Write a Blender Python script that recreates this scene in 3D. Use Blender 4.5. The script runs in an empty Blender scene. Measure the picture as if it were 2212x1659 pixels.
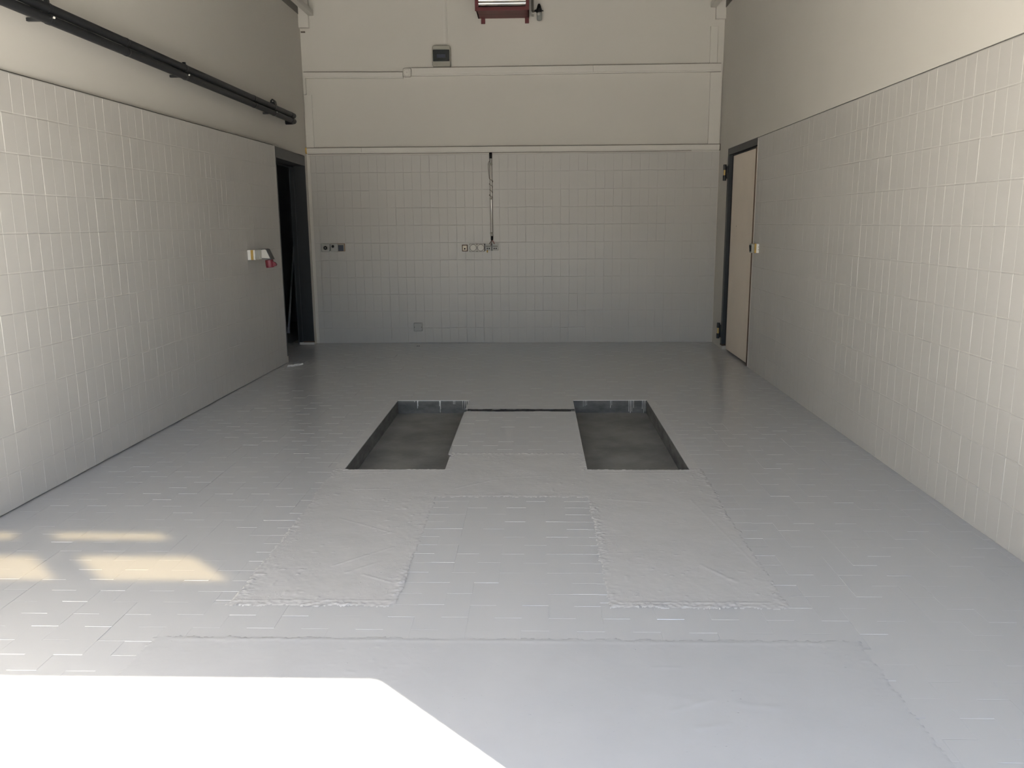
import bpy, math, random
import numpy as np
from mathutils import Vector, Matrix

random.seed(7)
rng = np.random.default_rng(11)
scene = bpy.context.scene
COL = scene.collection

# ------------------------------------------------------------------ camera
YAW, PITCH, ROLL = 0.030897, 0.194429, -0.007625
CAM = Vector((2.5431, 0.0, 1.3541))
F_PX = 1773.58


def camera():
    f = Vector((-math.sin(YAW) * math.cos(PITCH), math.cos(YAW) * math.cos(PITCH), -math.sin(PITCH)))
    r = Vector((math.cos(YAW), math.sin(YAW), 0))
    u = r.cross(f)
    r2 = r * math.cos(ROLL) + u * math.sin(ROLL)
    u2 = -r * math.sin(ROLL) + u * math.cos(ROLL)
    cd = bpy.data.cameras.new('camera')
    cd.sensor_width = 36.0
    cd.lens = 36.0 * F_PX / 2212.0
    cd.clip_start = 0.02
    cd.clip_end = 200
    co = bpy.data.objects.new('camera', cd)
    COL.objects.link(co)
    m = Matrix(((r2.x, u2.x, -f.x, CAM.x), (r2.y, u2.y, -f.y, CAM.y), (r2.z, u2.z, -f.z, CAM.z), (0, 0, 0, 1)))
    co.matrix_world = m
    scene.camera = co


camera()

# ------------------------------------------------------------------ light
SUN_E = math.radians(37.6)
SUN_STRENGTH = 132.0
SKY_STRENGTH = 0.98
world = bpy.data.worlds.new('sky')
scene.world = world
world.use_nodes = True
wn = world.node_tree
for n in list(wn.nodes):
    wn.nodes.remove(n)
sky = wn.nodes.new('ShaderNodeTexSky')
sky.sky_type = 'NISHITA'
sky.sun_disc = False
sky.sun_elevation = SUN_E
sky.sun_rotation = math.radians(135)
sky.air_density = 1.0
sky.dust_density = 0.7
bg = wn.nodes.new('ShaderNodeBackground')
bg.inputs['Strength'].default_value = SKY_STRENGTH
wo = wn.nodes.new('ShaderNodeOutputWorld')
wn.links.new(sky.outputs[0], bg.inputs[0])
wn.links.new(bg.outputs[0], wo.inputs[0])

sd = bpy.data.lights.new('sun', 'SUN')
sd.energy = SUN_STRENGTH
sd.color = (1.0, 0.93, 0.815)
sd.angle = math.radians(0.65)
so = bpy.data.objects.new('sun', sd)
COL.objects.link(so)
sdir = Vector((-math.cos(SUN_E) * math.sqrt(.5), math.cos(SUN_E) * math.sqrt(.5), -math.sin(SUN_E)))
so.rotation_euler = sdir.to_track_quat('-Z', 'Y').to_euler()
so.location = (8, -6, 8)

vs = scene.view_settings
vs.view_transform = 'Standard'
vs.look = 'None'
vs.exposure = 0.12
vs.gamma = 1.0
vs.use_curve_mapping = False
cy = scene.cycles
cy.use_denoising = True
cy.max_bounces = 10
cy.diffuse_bounces = 8
cy.glossy_bounces = 4
cy.transparent_max_bounces = 8
cy.caustics_reflective = True
cy.caustics_refractive = False
cy.sample_clamp_indirect = 12.0

# ------------------------------------------------------------------ dimensions (metres)
D = 9.3375            # back wall
W = 4.5376            # right wall at the back
ZT = 2.0805           # top of the tiled dado on the side walls
ZC = 4.25             # ceiling
Y0, Y1 = -0.14, -0.04  # front wall thickness
XJ = 4.425            # right jamb of the garage opening
HD = 2.578             # lintel of the garage opening


def XL(y):            # face of the left tiling
    return 0.0893 + 0.01575 * (y - D)


def XP(y):            # face of the left plaster above the tiling
    return -0.012 + 0.0021 * (y - 3.6)


def XR(y):            # face of the right wall
    return W + 0.00727 * (y - D)


# ------------------------------------------------------------------ materials
MATS = {}


def mat(name, base, rough=0.5, metal=0.0, spec=0.5, noise=0.0, nscale=4.0, bump=0.0, bscale=40.0, bdist=0.002,
        coat=0.0, rnoise=0.0, stretch=None):
    if name in MATS:
        return MATS[name]
    m = bpy.data.materials.new(name)
    m.use_nodes = True
    nt = m.node_tree
    p = nt.nodes['Principled BSDF']
    p.inputs['Base Color'].default_value = (*base, 1)
    p.inputs['Roughness'].default_value = rough
    p.inputs['Metallic'].default_value = metal
    p.inputs['Specular IOR Level'].default_value = spec
    if coat:
        p.inputs['Coat Weight'].default_value = coat
        p.inputs['Coat Roughness'].default_value = 0.15
    tc = nt.nodes.new('ShaderNodeTexCoord')
    src = tc.outputs['Object']
    if stretch:
        mp = nt.nodes.new('ShaderNodeMapping')
        mp.inputs['Scale'].default_value = stretch
        nt.links.new(src, mp.inputs['Vector'])
        src = mp.outputs['Vector']
    if noise or rnoise:
        tx = nt.nodes.new('ShaderNodeTexNoise')
        tx.inputs['Scale'].default_value = nscale
        tx.inputs['Detail'].default_value = 5
        tx.inputs['Roughness'].default_value = 0.6
        nt.links.new(src, tx.inputs['Vector'])
        if noise:
            rp = nt.nodes.new('ShaderNodeMapRange')
            rp.inputs['From Min'].default_value = 0.3
            rp.inputs['From Max'].default_value = 0.7
            rp.inputs['To Min'].default_value = 1 - noise
            rp.inputs['To Max'].default_value = 1 + noise
            nt.links.new(tx.outputs['Fac'], rp.inputs['Value'])
            mx = nt.nodes.new('ShaderNodeVectorMath')
            mx.operation = 'SCALE'
            mx.inputs[0].default_value = base
            nt.links.new(rp.outputs['Result'], mx.inputs['Scale'])
            nt.links.new(mx.outputs['Vector'], p.inputs['Base Color'])
        if rnoise:
            r2 = nt.nodes.new('ShaderNodeMapRange')
            r2.inputs['From Min'].default_value = 0.3
            r2.inputs['From Max'].default_value = 0.7
            r2.inputs['To Min'].default_value = rough - rnoise
            r2.inputs['To Max'].default_value = rough + rnoise
            nt.links.new(tx.outputs['Fac'], r2.inputs['Value'])
            nt.links.new(r2.outputs['Result'], p.inputs['Roughness'])
    if bump:
        bx = nt.nodes.new('ShaderNodeTexNoise')
        bx.inputs['Scale'].default_value = bscale
        bx.inputs['Detail'].default_value = 4
        nt.links.new(tc.outputs['Object'], bx.inputs['Vector'])
        bn = nt.nodes.new('ShaderNodeBump')
        bn.inputs['Strength'].default_value = bump
        bn.inputs['Distance'].default_value = bdist
        nt.links.new(bx.outputs['Fac'], bn.inputs['Height'])
        nt.links.new(bn.outputs['Normal'], p.inputs['Normal'])
    MATS[name] = m
    return m


def glass_mat(name, tint, gloss=0.06):
    m = bpy.data.materials.new(name)
    m.use_nodes = True
    nt = m.node_tree
    nt.nodes.remove(nt.nodes['Principled BSDF'])
    out = nt.nodes['Material Output']
    tr = nt.nodes.new('ShaderNodeBsdfTransparent')
    tr.inputs[0].default_value = (*tint, 1)
    gl = nt.nodes.new('ShaderNodeBsdfGlossy')
    gl.inputs['Roughness'].default_value = 0.1
    mx = nt.nodes.new('ShaderNodeMixShader')
    mx.inputs[0].default_value = gloss
    nt.links.new(tr.outputs[0], mx.inputs[1])
    nt.links.new(gl.outputs[0], mx.inputs[2])
    nt.links.new(mx.outputs[0], out.inputs[0])
    return m


M_PLASTER = mat('plaster', (0.53, 0.512, 0.475), 0.8, spec=0.3, noise=0.015, nscale=1.5, bump=0.08, bscale=60)
M_TILE = mat('wall_tile', (0.43, 0.418, 0.398), 0.36, spec=0.5, noise=0.02, nscale=1.3, bump=0.03, bscale=25)
M_SHADEBED = mat('gap_shade_bed', (0.09, 0.085, 0.075), 0.9)  # bed tone darkened so open tile gaps read as shadow
M_FLOOR = mat('floor_paint', (0.485, 0.485, 0.48), 0.21, spec=0.5, bump=0.03, bscale=14)
M_PATCH = mat('painted_concrete', (0.515, 0.51, 0.50), 0.21, spec=0.6, noise=0.025, nscale=7, bump=0.14, bscale=45, bdist=0.003)
M_BAND = mat('painted_concrete_band', (0.465, 0.465, 0.462), 0.26, noise=0.02, nscale=6, bump=0.12, bscale=35, bdist=0.003)
M_PIT = mat('raw_concrete', (0.19, 0.185, 0.172), 0.8, noise=0.28, nscale=3.5, bump=0.3, bscale=60)
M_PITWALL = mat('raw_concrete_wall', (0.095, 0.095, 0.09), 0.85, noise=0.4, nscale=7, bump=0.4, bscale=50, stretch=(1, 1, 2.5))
M_BLACKHOLE = mat('broken_mortar', (0.03, 0.027, 0.024), 0.95, noise=0.3, nscale=30)
M_DRIP = mat('paint_drip', (0.6, 0.6, 0.58), 0.35)
M_CEIL = mat('ceiling_paint', (0.08, 0.075, 0.065), 0.85)
M_TRUNK = mat('painted_plastic', (0.54, 0.522, 0.485), 0.5, noise=0.015, nscale=2)
M_GREYBAND = mat('grey_band', (0.16, 0.155, 0.14), 0.7)
M_BLACK = mat('black_insulation', (0.012, 0.013, 0.015), 0.5, spec=0.4, bump=0.05, bscale=80)
M_STEELDARK = mat('dark_steel', (0.02, 0.022, 0.024), 0.4, metal=0.3)
M_FRAME = mat('anthracite_frame', (0.05, 0.053, 0.055), 0.45, noise=0.05)
M_FRAME2 = mat('anthracite_door_frame', (0.018, 0.021, 0.024), 0.45, noise=0.05)
M_LEAF = mat('door_leaf_paint', (0.70, 0.62, 0.53), 0.5, noise=0.03, nscale=3)
M_BROWN = mat('brown_edge', (0.09, 0.055, 0.035), 0.7)
M_BRASS = mat('tarnished_brass', (0.45, 0.32, 0.12), 0.35, metal=0.9)
M_RED = mat('heater_red', (0.105, 0.014, 0.018), 0.5, noise=0.05)
M_REDD = mat('plug_red', (0.15, 0.013, 0.026), 0.4)
M_ALU = mat('aluminium_slat', (0.9, 0.87, 0.82), 0.3, metal=0.95)
M_CHROME = mat('steel_tube', (0.86, 0.84, 0.80), 0.25, metal=0.45)
M_GREY = mat('grey_plastic', (0.34, 0.34, 0.325), 0.45)
M_GREYD = mat('old_grey_plastic', (0.30, 0.29, 0.25), 0.5, noise=0.06, nscale=12)
M_WHITE = mat('white_plastic', (0.72, 0.71, 0.68), 0.4)
M_YEL = mat('yellow_tape', (0.42, 0.27, 0.06), 0.6, noise=0.25, nscale=30)
M_BLK = mat('black_plastic', (0.010, 0.010, 0.011), 0.5, spec=0.15)
M_BLUE = mat('blue_black_plastic', (0.02, 0.027, 0.05), 0.4)
M_SMOKE = mat('smoked_window', (0.012, 0.018, 0.022), 0.2, coat=0.3)
M_ORANGE = mat('orange_edge', (0.33, 0.17, 0.08), 0.7)
M_BEIGE = mat('beige_plastic', (0.62, 0.56, 0.46), 0.5)
M_CABLE = mat('brown_cable', (0.07, 0.045, 0.028), 0.5)
M_REDW = mat('red_wire', (0.25, 0.05, 0.03), 0.5)
M_BOWL = mat('bowl_plastic', (0.22, 0.235, 0.225), 0.25, coat=0.3)
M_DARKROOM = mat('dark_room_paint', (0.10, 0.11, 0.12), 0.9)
M_GROUND = mat('concrete_apron', (0.20, 0.195, 0.185), 0.9, noise=0.1, nscale=2)
M_BLOCKER = mat('blocker_matte', (0.25, 0.24, 0.22), 0.9)
M_PALE = mat('pale_grey_plastic', (0.50, 0.49, 0.45), 0.5)
M_DARKLINE = mat('dark_line', (0.13, 0.11, 0.09), 0.9)  # dark tone drawn for shadow and dust lines
M_RIM = mat('dark_rim', (0.13, 0.12, 0.10), 0.6)
M_STICK = mat('stick_grey', (0.75, 0.76, 0.78), 0.5)
M_PANE = glass_mat('patch_tint_pane', (0.205, 0.184, 0.138))  # tint sets the warmth of the sun patches from the added panes



def add_flecks(m, scale, lo, hi, dist, stretch=(0.45, 1, 1)):
    """sparse sharp grains standing out of the paint"""
    nt = m.node_tree
    p = nt.nodes['Principled BSDF']
    tc = nt.nodes.new('ShaderNodeTexCoord')
    mp = nt.nodes.new('ShaderNodeMapping')
    mp.inputs['Scale'].default_value = stretch
    nt.links.new(tc.outputs['Object'], mp.inputs['Vector'])
    tx = nt.nodes.new('ShaderNodeTexNoise')
    tx.inputs['Scale'].default_value = scale
    tx.inputs['Detail'].default_value = 3
    nt.links.new(mp.outputs['Vector'], tx.inputs['Vector'])
    big = nt.nodes.new('ShaderNodeTexNoise')
    big.inputs['Scale'].default_value = 5
    big.inputs['Detail'].default_value = 3
    nt.links.new(tc.outputs['Object'], big.inputs['Vector'])
    r1 = nt.nodes.new('ShaderNodeMapRange')
    r1.inputs['From Min'].default_value = lo
    r1.inputs['From Max'].default_value = hi
    nt.links.new(tx.outputs['Fac'], r1.inputs['Value'])
    r2 = nt.nodes.new('ShaderNodeMapRange')
    r2.inputs['From Min'].default_value = 0.46
    r2.inputs['From Max'].default_value = 0.62
    r2.inputs['To Min'].default_value = 0.0
    nt.links.new(big.outputs['Fac'], r2.inputs['Value'])
    mu = nt.nodes.new('ShaderNodeMath')
    mu.operation = 'MULTIPLY'
    nt.links.new(r1.outputs['Result'], mu.inputs[0])
    nt.links.new(r2.outputs['Result'], mu.inputs[1])
    bp = nt.nodes.new('ShaderNodeBump')
    bp.inputs['Strength'].default_value = 1.0
    bp.inputs['Distance'].default_value = dist
    old = p.inputs['Normal'].links[0].from_socket if p.inputs['Normal'].links else None
    nt.links.new(mu.outputs[0], bp.inputs['Height'])
    if old is not None:
        nt.links.new(old, bp.inputs['Normal'])
    nt.links.new(bp.outputs['Normal'], p.inputs['Normal'])


add_flecks(M_PATCH, 150, 0.64, 0.80, 0.0035, (0.6, 1, 1))
add_flecks(M_BAND, 110, 0.70, 0.85, 0.003, (0.6, 1, 1))

# ------------------------------------------------------------------ mesh helpers


class MB:
    def __init__(self):
        self.v, self.f, self.mi, self.sm = [], [], [], []

    def add(self, vs_, fs_, mi=0, smooth=False):
        b = len(self.v)
        self.v += [tuple(q) for q in vs_]
        for q in fs_:
            self.f.append([b + i for i in q])
            self.mi.append(mi)
            self.sm.append(smooth)
        return self

    def box(self, x0, x1, y0, y1, z0, z1, mi=0):
        x0, x1 = min(x0, x1), max(x0, x1)
        y0, y1 = min(y0, y1), max(y0, y1)
        z0, z1 = min(z0, z1), max(z0, z1)
        return self.add([(x0, y0, z0), (x1, y0, z0), (x1, y1, z0), (x0, y1, z0), (x0, y0, z1), (x1, y0, z1), (x1, y1, z1), (x0, y1, z1)],
                        [(0, 3, 2, 1), (4, 5, 6, 7), (0, 1, 5, 4), (1, 2, 6, 5), (2, 3, 7, 6), (3, 0, 4, 7)], mi)

    def hexa(self, pts, mi=0):   # eight corner points: bottom ring then top ring
        return self.add(pts, [(0, 3, 2, 1), (4, 5, 6, 7), (0, 1, 5, 4), (1, 2, 6, 5), (2, 3, 7, 6), (3, 0, 4, 7)], mi)

    def rbox(self, x0, x1, y0, y1, z0, z1, bev, mi=0, seg=3):
        """box standing on the plane y1, its front face y0 rounded at corners and softened at the front edge"""
        def ring(y, ins):
            pts = []
            r = max(bev - ins * 0.5, bev * 0.3)
            for (cx, cz, a0) in ((x1 - ins - r, z1 - ins - r, 0), (x0 + ins + r, z1 - ins - r, 90), (x0 + ins + r, z0 + ins + r, 180), (x1 - ins - r, z0 + ins + r, 270)):
                for k in range(seg + 1):
                    a = math.radians(a0 + 90 * k / seg)
                    pts.append((cx + r * math.cos(a), y, cz + r * math.sin(a)))
            return pts
        e = min(bev * 0.5, abs(y1 - y0) * 0.4)
        rings = [ring(y1, 0), ring(y0 + e, 0), ring(y0 + e * .3, e * .35), ring(y0, e)]
        n = len(rings[0])
        vs_ = [p for r in rings for p in r]
        fs_ = []
        for k in range(len(rings) - 1):
            for i in range(n):
                j = (i + 1) % n
                fs_.append((k * n + i, k * n + j, (k + 1) * n + j, (k + 1) * n + i))
        fs_.append(tuple((len(rings) - 1) * n + i for i in range(n)))
        fs_.append(tuple(reversed(range(n))))
        return self.add(vs_, fs_, mi)

    def prism(self, poly, axis, a, b, mi=0):
        """polygon in the two other axes extruded along axis from a to b"""
        def P(q, t):
            if axis == 0:
                return (t, q[0], q[1])
            if axis == 1:
                return (q[0], t, q[1])
            return (q[0], q[1], t)
        n = len(poly)
        vs_ = [P(q, a) for q in poly] + [P(q, b) for q in poly]
        fs_ = [tuple(reversed(range(n))), tuple(range(n, 2 * n))] + [(i, (i + 1) % n, n + (i + 1) % n, n + i) for i in range(n)]
        return self.add(vs_, fs_, mi)

    def tube(self, pts, r, seg=12, mi=0, caps=True):
        pts = [Vector(p) for p in pts]
        rs = r if isinstance(r, (list, tuple)) else [r] * len(pts)
        t0 = (pts[1] - pts[0]).normalized()
        up = Vector((0, 0, 1)) if abs(t0.z) < .9 else Vector((1, 0, 0))
        n = t0.cross(up).normalized()
        vs_, fs_ = [], []
        for i, p in enumerate(pts):
            if i == 0:
                t = t0
            elif i == len(pts) - 1:
                t = (pts[i] - pts[i - 1]).normalized()
            else:
                t = ((pts[i + 1] - pts[i]).normalized() + (pts[i] - pts[i - 1]).normalized()).normalized()
            n = (n - t * n.dot(t)).normalized()
            b = t.cross(n)
            for k in range(seg):
                a = 2 * math.pi * k / seg
                vs_.append(p + (n * math.cos(a) + b * math.sin(a)) * rs[i])
        for i in range(len(pts) - 1):
            for k in range(seg):
                j = (k + 1) % seg
                fs_.append((i * seg + k, i * seg + j, (i + 1) * seg + j, (i + 1) * seg + k))
        self.add(vs_, fs_, mi, True)
        if caps:
            b = len(self.v) - len(vs_)
            self.f.append([b + k for k in reversed(range(seg))]); self.mi.append(mi); self.sm.append(False)
            self.f.append([b + (len(pts) - 1) * seg + k for k in range(seg)]); self.mi.append(mi); self.sm.append(False)
        return self

    def lathe(self, base, axis, prof, seg=24, mi=0, caps=True):
        """profile of (distance along axis, radius)"""
        base = Vector(base)
        ax = Vector(axis).normalized()
        pts = [base + ax * d for d, _ in prof]
        up = Vector((0, 0, 1)) if abs(ax.z) < .9 else Vector((1, 0, 0))
        n = ax.cross(up).normalized()
        b = ax.cross(n)
        vs_, fs_ = [], []
        for p, (_, r) in zip(pts, prof):
            for k in range(seg):
                a = 2 * math.pi * k / seg
                vs_.append(p + (n * math.cos(a) + b * math.sin(a)) * max(r, 1e-5))
        for i in range(len(prof) - 1):
            for k in range(seg):
                j = (k + 1) % seg
                fs_.append((i * seg + k, i * seg + j, (i + 1) * seg + j, (i + 1) * seg + k))
        if caps:
            fs_.append(tuple(reversed(range(seg))))
            fs_.append(tuple((len(prof) - 1) * seg + k for k in range(seg)))
        return self.add(vs_, fs_, mi, False)

    def build(self, name, mats, parent=None, bevel=0.0, smooth_angle=None):
        me = bpy.data.meshes.new(name)
        me.from_pydata([tuple(q) for q in self.v], [], self.f)
        if not isinstance(mats, (list, tuple)):
            mats = [mats]
        for m in mats:
            me.materials.append(m)
        me.polygons.foreach_set('material_index', self.mi)
        me.polygons.foreach_set('use_smooth', self.sm)
        me.update()
        o = bpy.data.objects.new(name, me)
        COL.objects.link(o)
        if parent is not None:
            o.parent = parent
            o.matrix_parent_inverse = Matrix.Translation(-Vector(parent['_loc'])) if '_loc' in parent else Matrix()
        if bevel:
            bm_ = o.modifiers.new('bevel', 'BEVEL')
            bm_.width = bevel
            bm_.segments = 2
            bm_.limit_method = 'ANGLE'
            bm_.angle_limit = math.radians(40)
        return o


EMPTIES = []


def thing(name, loc, label, cat, group=None):
    o = bpy.data.objects.new(name, None)
    o.empty_display_size = 0.05
    COL.objects.link(o)
    o.location = loc
    o['_loc'] = list(loc)
    EMPTIES.append(o)
    o['label'] = label
    o['category'] = cat
    if group:
        o['group'] = group
    return o


def tag(o, label=None, cat=None, group=None, kind=None):
    if label:
        o['label'] = label
    if cat:
        o['category'] = cat
    if group:
        o['group'] = group
    if kind:
        o['kind'] = kind
    return o


def structure(o):
    o['kind'] = 'structure'
    return o


def arrays_to_object(name, verts, faces, mats, midx=None, parent=None, smooth=False):
    me = bpy.data.meshes.new(name)
    nv, nf = len(verts), len(faces)
    me.vertices.add(nv)
    me.vertices.foreach_set('co', np.asarray(verts, np.float32).ravel())
    k = faces.shape[1]
    me.loops.add(nf * k)
    me.loops.foreach_set('vertex_index', faces.astype(np.int32).ravel())
    me.polygons.add(nf)
    me.polygons.foreach_set('loop_start', np.arange(0, nf * k, k, dtype=np.int32))
    me.polygons.foreach_set('loop_total', np.full(nf, k, dtype=np.int32))
    for m in (mats if isinstance(mats, (list, tuple)) else [mats]):
        me.materials.append(m)
    if midx is not None:
        me.polygons.foreach_set('material_index', midx.astype(np.int32))
    me.polygons.foreach_set('use_smooth', np.full(nf, bool(smooth)))
    me.update(calc_edges=True)
    me.validate()
    o = bpy.data.objects.new(name, me)
    COL.objects.link(o)
    if parent is not None:
        o.parent = parent
    return o


# value noise -----------------------------------------------------
NG = rng.random((256, 256))


def vnoise(x, y, s, off=0):
    u, v = np.asarray(x) * s + 17.3 + off * 31.7, np.asarray(y) * s + 43.1 + off * 13.9
    i, j = np.floor(u).astype(int), np.floor(v).astype(int)
    fu, fv = u - i, v - j
    fu = fu * fu * (3 - 2 * fu)
    fv = fv * fv * (3 - 2 * fv)
    g = lambda a, b: NG[a % 256, b % 256]
    return (g(i, j) * (1 - fu) + g(i + 1, j) * fu) * (1 - fv) + (g(i, j + 1) * (1 - fu) + g(i + 1, j + 1) * fu) * fv


def fbm(x, y, s, off=0, octv=4):
    t, a, n = 0, 1.0, 0
    for k in range(octv):
        t = t + a * vnoise(x, y, s * 2 ** k, off + k)
        n += a
        a *= 0.55
    return t / n


# ------------------------------------------------------------------ tiling
class Tiles:
    """tiles with bevelled edges in a (u, v) plane, h up from the plane"""

    def __init__(self):
        self.q = []

    def tile(self, u0, u1, v0, v1, j=0.0015, ju=None, depth=0.0018, bev=(0.002, 0.002, 0.002, 0.002), dh=0.0, tilt=(0, 0), back=None):
        ju = j if ju is None else ju
        a0, a1, b0, b1 = u0 + ju, u1 - ju, v0 + j, v1 - j
        if a1 - a0 < 0.008 or b1 - b0 < 0.008:
            return
        l, r, f, k = bev
        cu, cv = (a0 + a1) / 2, (b0 + b1) / 2
        H = lambda u, v: dh + (u - cu) * tilt[0] + (v - cv) * tilt[1]
        inn = [(a0 + l, b0 + f), (a1 - r, b0 + f), (a1 - r, b1 - k), (a0 + l, b1 - k)]
        out = [(a0, b0), (a1, b0), (a1, b1), (a0, b1)]
        dk = depth if back is None else back
        vs_ = [(u, v, H(u, v)) for u, v in inn] + [(u, v, -(depth if v == b0 else dk)) for u, v in out]
        self.q.append(vs_)

    def build(self, name, fmap, mats, parent, base, gz=-0.0017):
        """base: list of (u0,u1,v0,v1) grout rectangles at -depth"""
        A = np.array(self.q, float)                   # n,8,3
        n = len(A)
        V = A.reshape(-1, 3)
        F = []
        idx = np.arange(n)[:, None] * 8
        for f in ((0, 1, 2, 3), (4, 5, 1, 0), (5, 6, 2, 1), (6, 7, 3, 2), (7, 4, 0, 3)):
            F.append(idx + np.array(f)[None])
        F = np.concatenate(F)
        bv, bf = [], []
        for (u0, u1, v0, v1) in base:
            b = len(V) + len(bv)
            bv += [(u0, v0, gz), (u1, v0, gz), (u1, v1, gz), (u0, v1, gz)]
            bf.append((b, b + 1, b + 2, b + 3))
        V = np.concatenate([V, np.array(bv, float)])
        F = np.concatenate([F, np.array(bf)])
        P = fmap(V[:, 0], V[:, 1], V[:, 2])
        return arrays_to_object(name, np.stack(P, 1), F, mats, None, parent)


# ------------------------------------------------------------------ floor
PITS = {'l': (1.462, 2.029, 4.397, 6.217), 'r': (2.822, 3.389, 4.395, 6.222)}
CH = (5.838, 5.908)     # channel between the pits
floor = structure(MB().box(-0.30, 4.75, -0.14, D + .05, -0.30, -0.22).build('floor', M_PIT))


def floor_tiles():
    T = Tiles()
    px, ph = 0.0939, 0.517
    py = 0.1876
    bounds = [-1.5, 1.268, 1.446, 2.012, 2.822, 3.418, 3.56, 4.75]
    far = D + 0.02
    spans = [
        [(Y1 - .1, far)],
        [(2.468, far)],
        [(2.468, 2.772), (6.22, far)],
        [(2.468, 3.965), (4.70, CH[0] - .004), (CH[1] + .004, far)],
        [(2.468, 2.772), (6.224, far)],
        [(2.468, far)],
        [(Y1 - .1, far)],
    ]
    half_sides = {1: (2.75, 6.2), 5: (2.75, 6.2)}
    base = []
    for b in range(7):
        for (s0, s1) in spans[b]:
            base.append((bounds[b], bounds[b + 1], s0, s1))
    k0 = int(math.floor((-1.0 - ph) / px))
    k1 = int(math.ceil((4.72 - ph) / px))
    hole = (0.10, 0.27, 7.70, 7.93)
    def inter(A, B):
        return [(max(p[0], q[0]), min(p[1], q[1])) for p in A for q in B if min(p[1], q[1]) - max(p[0], q[0]) > .012]

    def minus(A, B):
        out = []
        for p in A:
            parts = [p]
            for q in B:
                nx = []
                for r in parts:
                    if q[1] <= r[0] or q[0] >= r[1]:
                        nx.append(r)
                        continue
                    if q[0] > r[0]:
                        nx.append((r[0], q[0]))
                    if q[1] < r[1]:
                        nx.append((q[1], r[1]))
                parts = nx
            out += parts
        return [p for p in out if p[1] - p[0] > .012]

    for k in range(k0, k1 + 1):
        c0, c1 = ph + k * px, ph + (k + 1) * px
        jobs = []
        bs = [b for b in range(7) if min(c1, bounds[b + 1]) - max(c0, bounds[b]) > 1e-6]
        if len(bs) == 1:
            jobs = [(c0, c1, bs[0], spans[bs[0]])]
        elif len(bs) == 2:
            cut = bounds[bs[1]]
            jobs = [(c0, c1, bs[0], inter(spans[bs[0]], spans[bs[1]])), (c0, cut, bs[0], minus(spans[bs[0]], spans[bs[1]])), (cut, c1, bs[1], minus(spans[bs[1]], spans[bs[0]]))]
        for (u0, u1, b, sp) in jobs:
            if u1 - u0 < 0.012:
                continue
            um = (u0 + u1) / 2
            yph = (3.225 if k % 2 == 0 else 3.1325) - 0.006 * (um - .5)
            # columns that meet the cast strips were laid with half tiles
            dense = None
            if b == 3 and (u0 < 2.05 or u1 > 2.76):
                dense = (2.745, 3.96)
            if b == 1 and u1 > 1.37:
                dense = (2.745, 6.3)
            if b == 5 and u0 < 3.52:
                dense = (2.745, 6.3)
            for (s0, s1) in sp:
                m0 = int(math.floor((s0 - yph) / py)) - 1
                m1 = int(math.ceil((s1 - yph) / py)) + 1
                for m in range(m0, m1):
                    t0, t1 = yph + m * py, yph + (m + 1) * py
                    pieces = [(t0, t1)]
                    if dense and t0 > dense[0] - .1 and t1 < dense[1] + .1:
                        pieces = [(t0, t0 + py / 2), (t0 + py / 2, t1)]
                    for (a, c) in pieces:
                        v0, v1 = max(a, s0), min(c, s1)
                        if v1 - v0 < 0.012:
                            continue
                        if um < 0.05 and v1 < 7.7:
                            continue
                        if u1 > hole[0] and u0 < hole[1] and v1 > hole[2] and v0 < hole[3]:
                            # leave the broken spot open: keep the remainders
                            if u0 < hole[0] - .01:
                                T.tile(u0, hole[0], v0, v1)
                            if u1 > hole[1] + .01:
                                T.tile(hole[1], u1, v0, v1)
                            if v0 < hole[2] - .01:
                                T.tile(max(u0, hole[0]), min(u1, hole[1]), v0, hole[2])
                            if v1 > hole[3] + .01:
                                T.tile(max(u0, hole[0]), min(u1, hole[1]), hole[3], v1)
                            continue
                        # how far the joint in front of the tile stands open
                        op = float(fbm(np.array([um]), np.array([v0]), 1.1, 77, 3)[0])
                        near_cast = dense is not None and 2.6 < v0 < 4.6
                        if random.random() < (0.92 if near_cast else 0.25 + 1.9 * (op - .35)):
                            front, dp = 0.0010 + 0.0008 * random.random(), 0.0016 + 0.0007 * random.random()
                        else:
                            front, dp = 0.004, 0.0004 + .0003 * random.random()
                        T.tile(u0, u1, v0, v1, j=0.0002, ju=0.0, depth=dp,
                               back=.0003, bev=(0.0, 0.0, front, 0.002),
                               dh=random.gauss(0, 0.00035), tilt=(random.gauss(0, 0.0012), random.gauss(0, 0.0013)))
    o = T.build('floor_tiles', lambda u, v, h: (u, v, h), M_FLOOR, floor, base, -0.0024)
    tag(o, 'glossy grey painted floor tiles in running bond')
    return o


# rough poured concrete infills: height fields ---------------------------------
def rect_sdf(x, y, r):
    cx, cy_, hx, hy = (r[0] + r[1]) / 2, (r[2] + r[3]) / 2, (r[1] - r[0]) / 2, (r[3] - r[2]) / 2
    dx, dy = np.abs(x - cx) - hx, np.abs(y - cy_) - hy
    return np.minimum(np.maximum(dx, dy), 0) + np.hypot(np.maximum(dx, 0), np.maximum(dy, 0))


def axis_grid(stops, step):
    out = []
    for a, b in zip(stops[:-1], stops[1:]):
        n = max(1, int(round((b - a) / step)))
        out.append(np.linspace(a, b, n, endpoint=False))
    return np.concatenate(out + [np.array([stops[-1]])])


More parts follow.
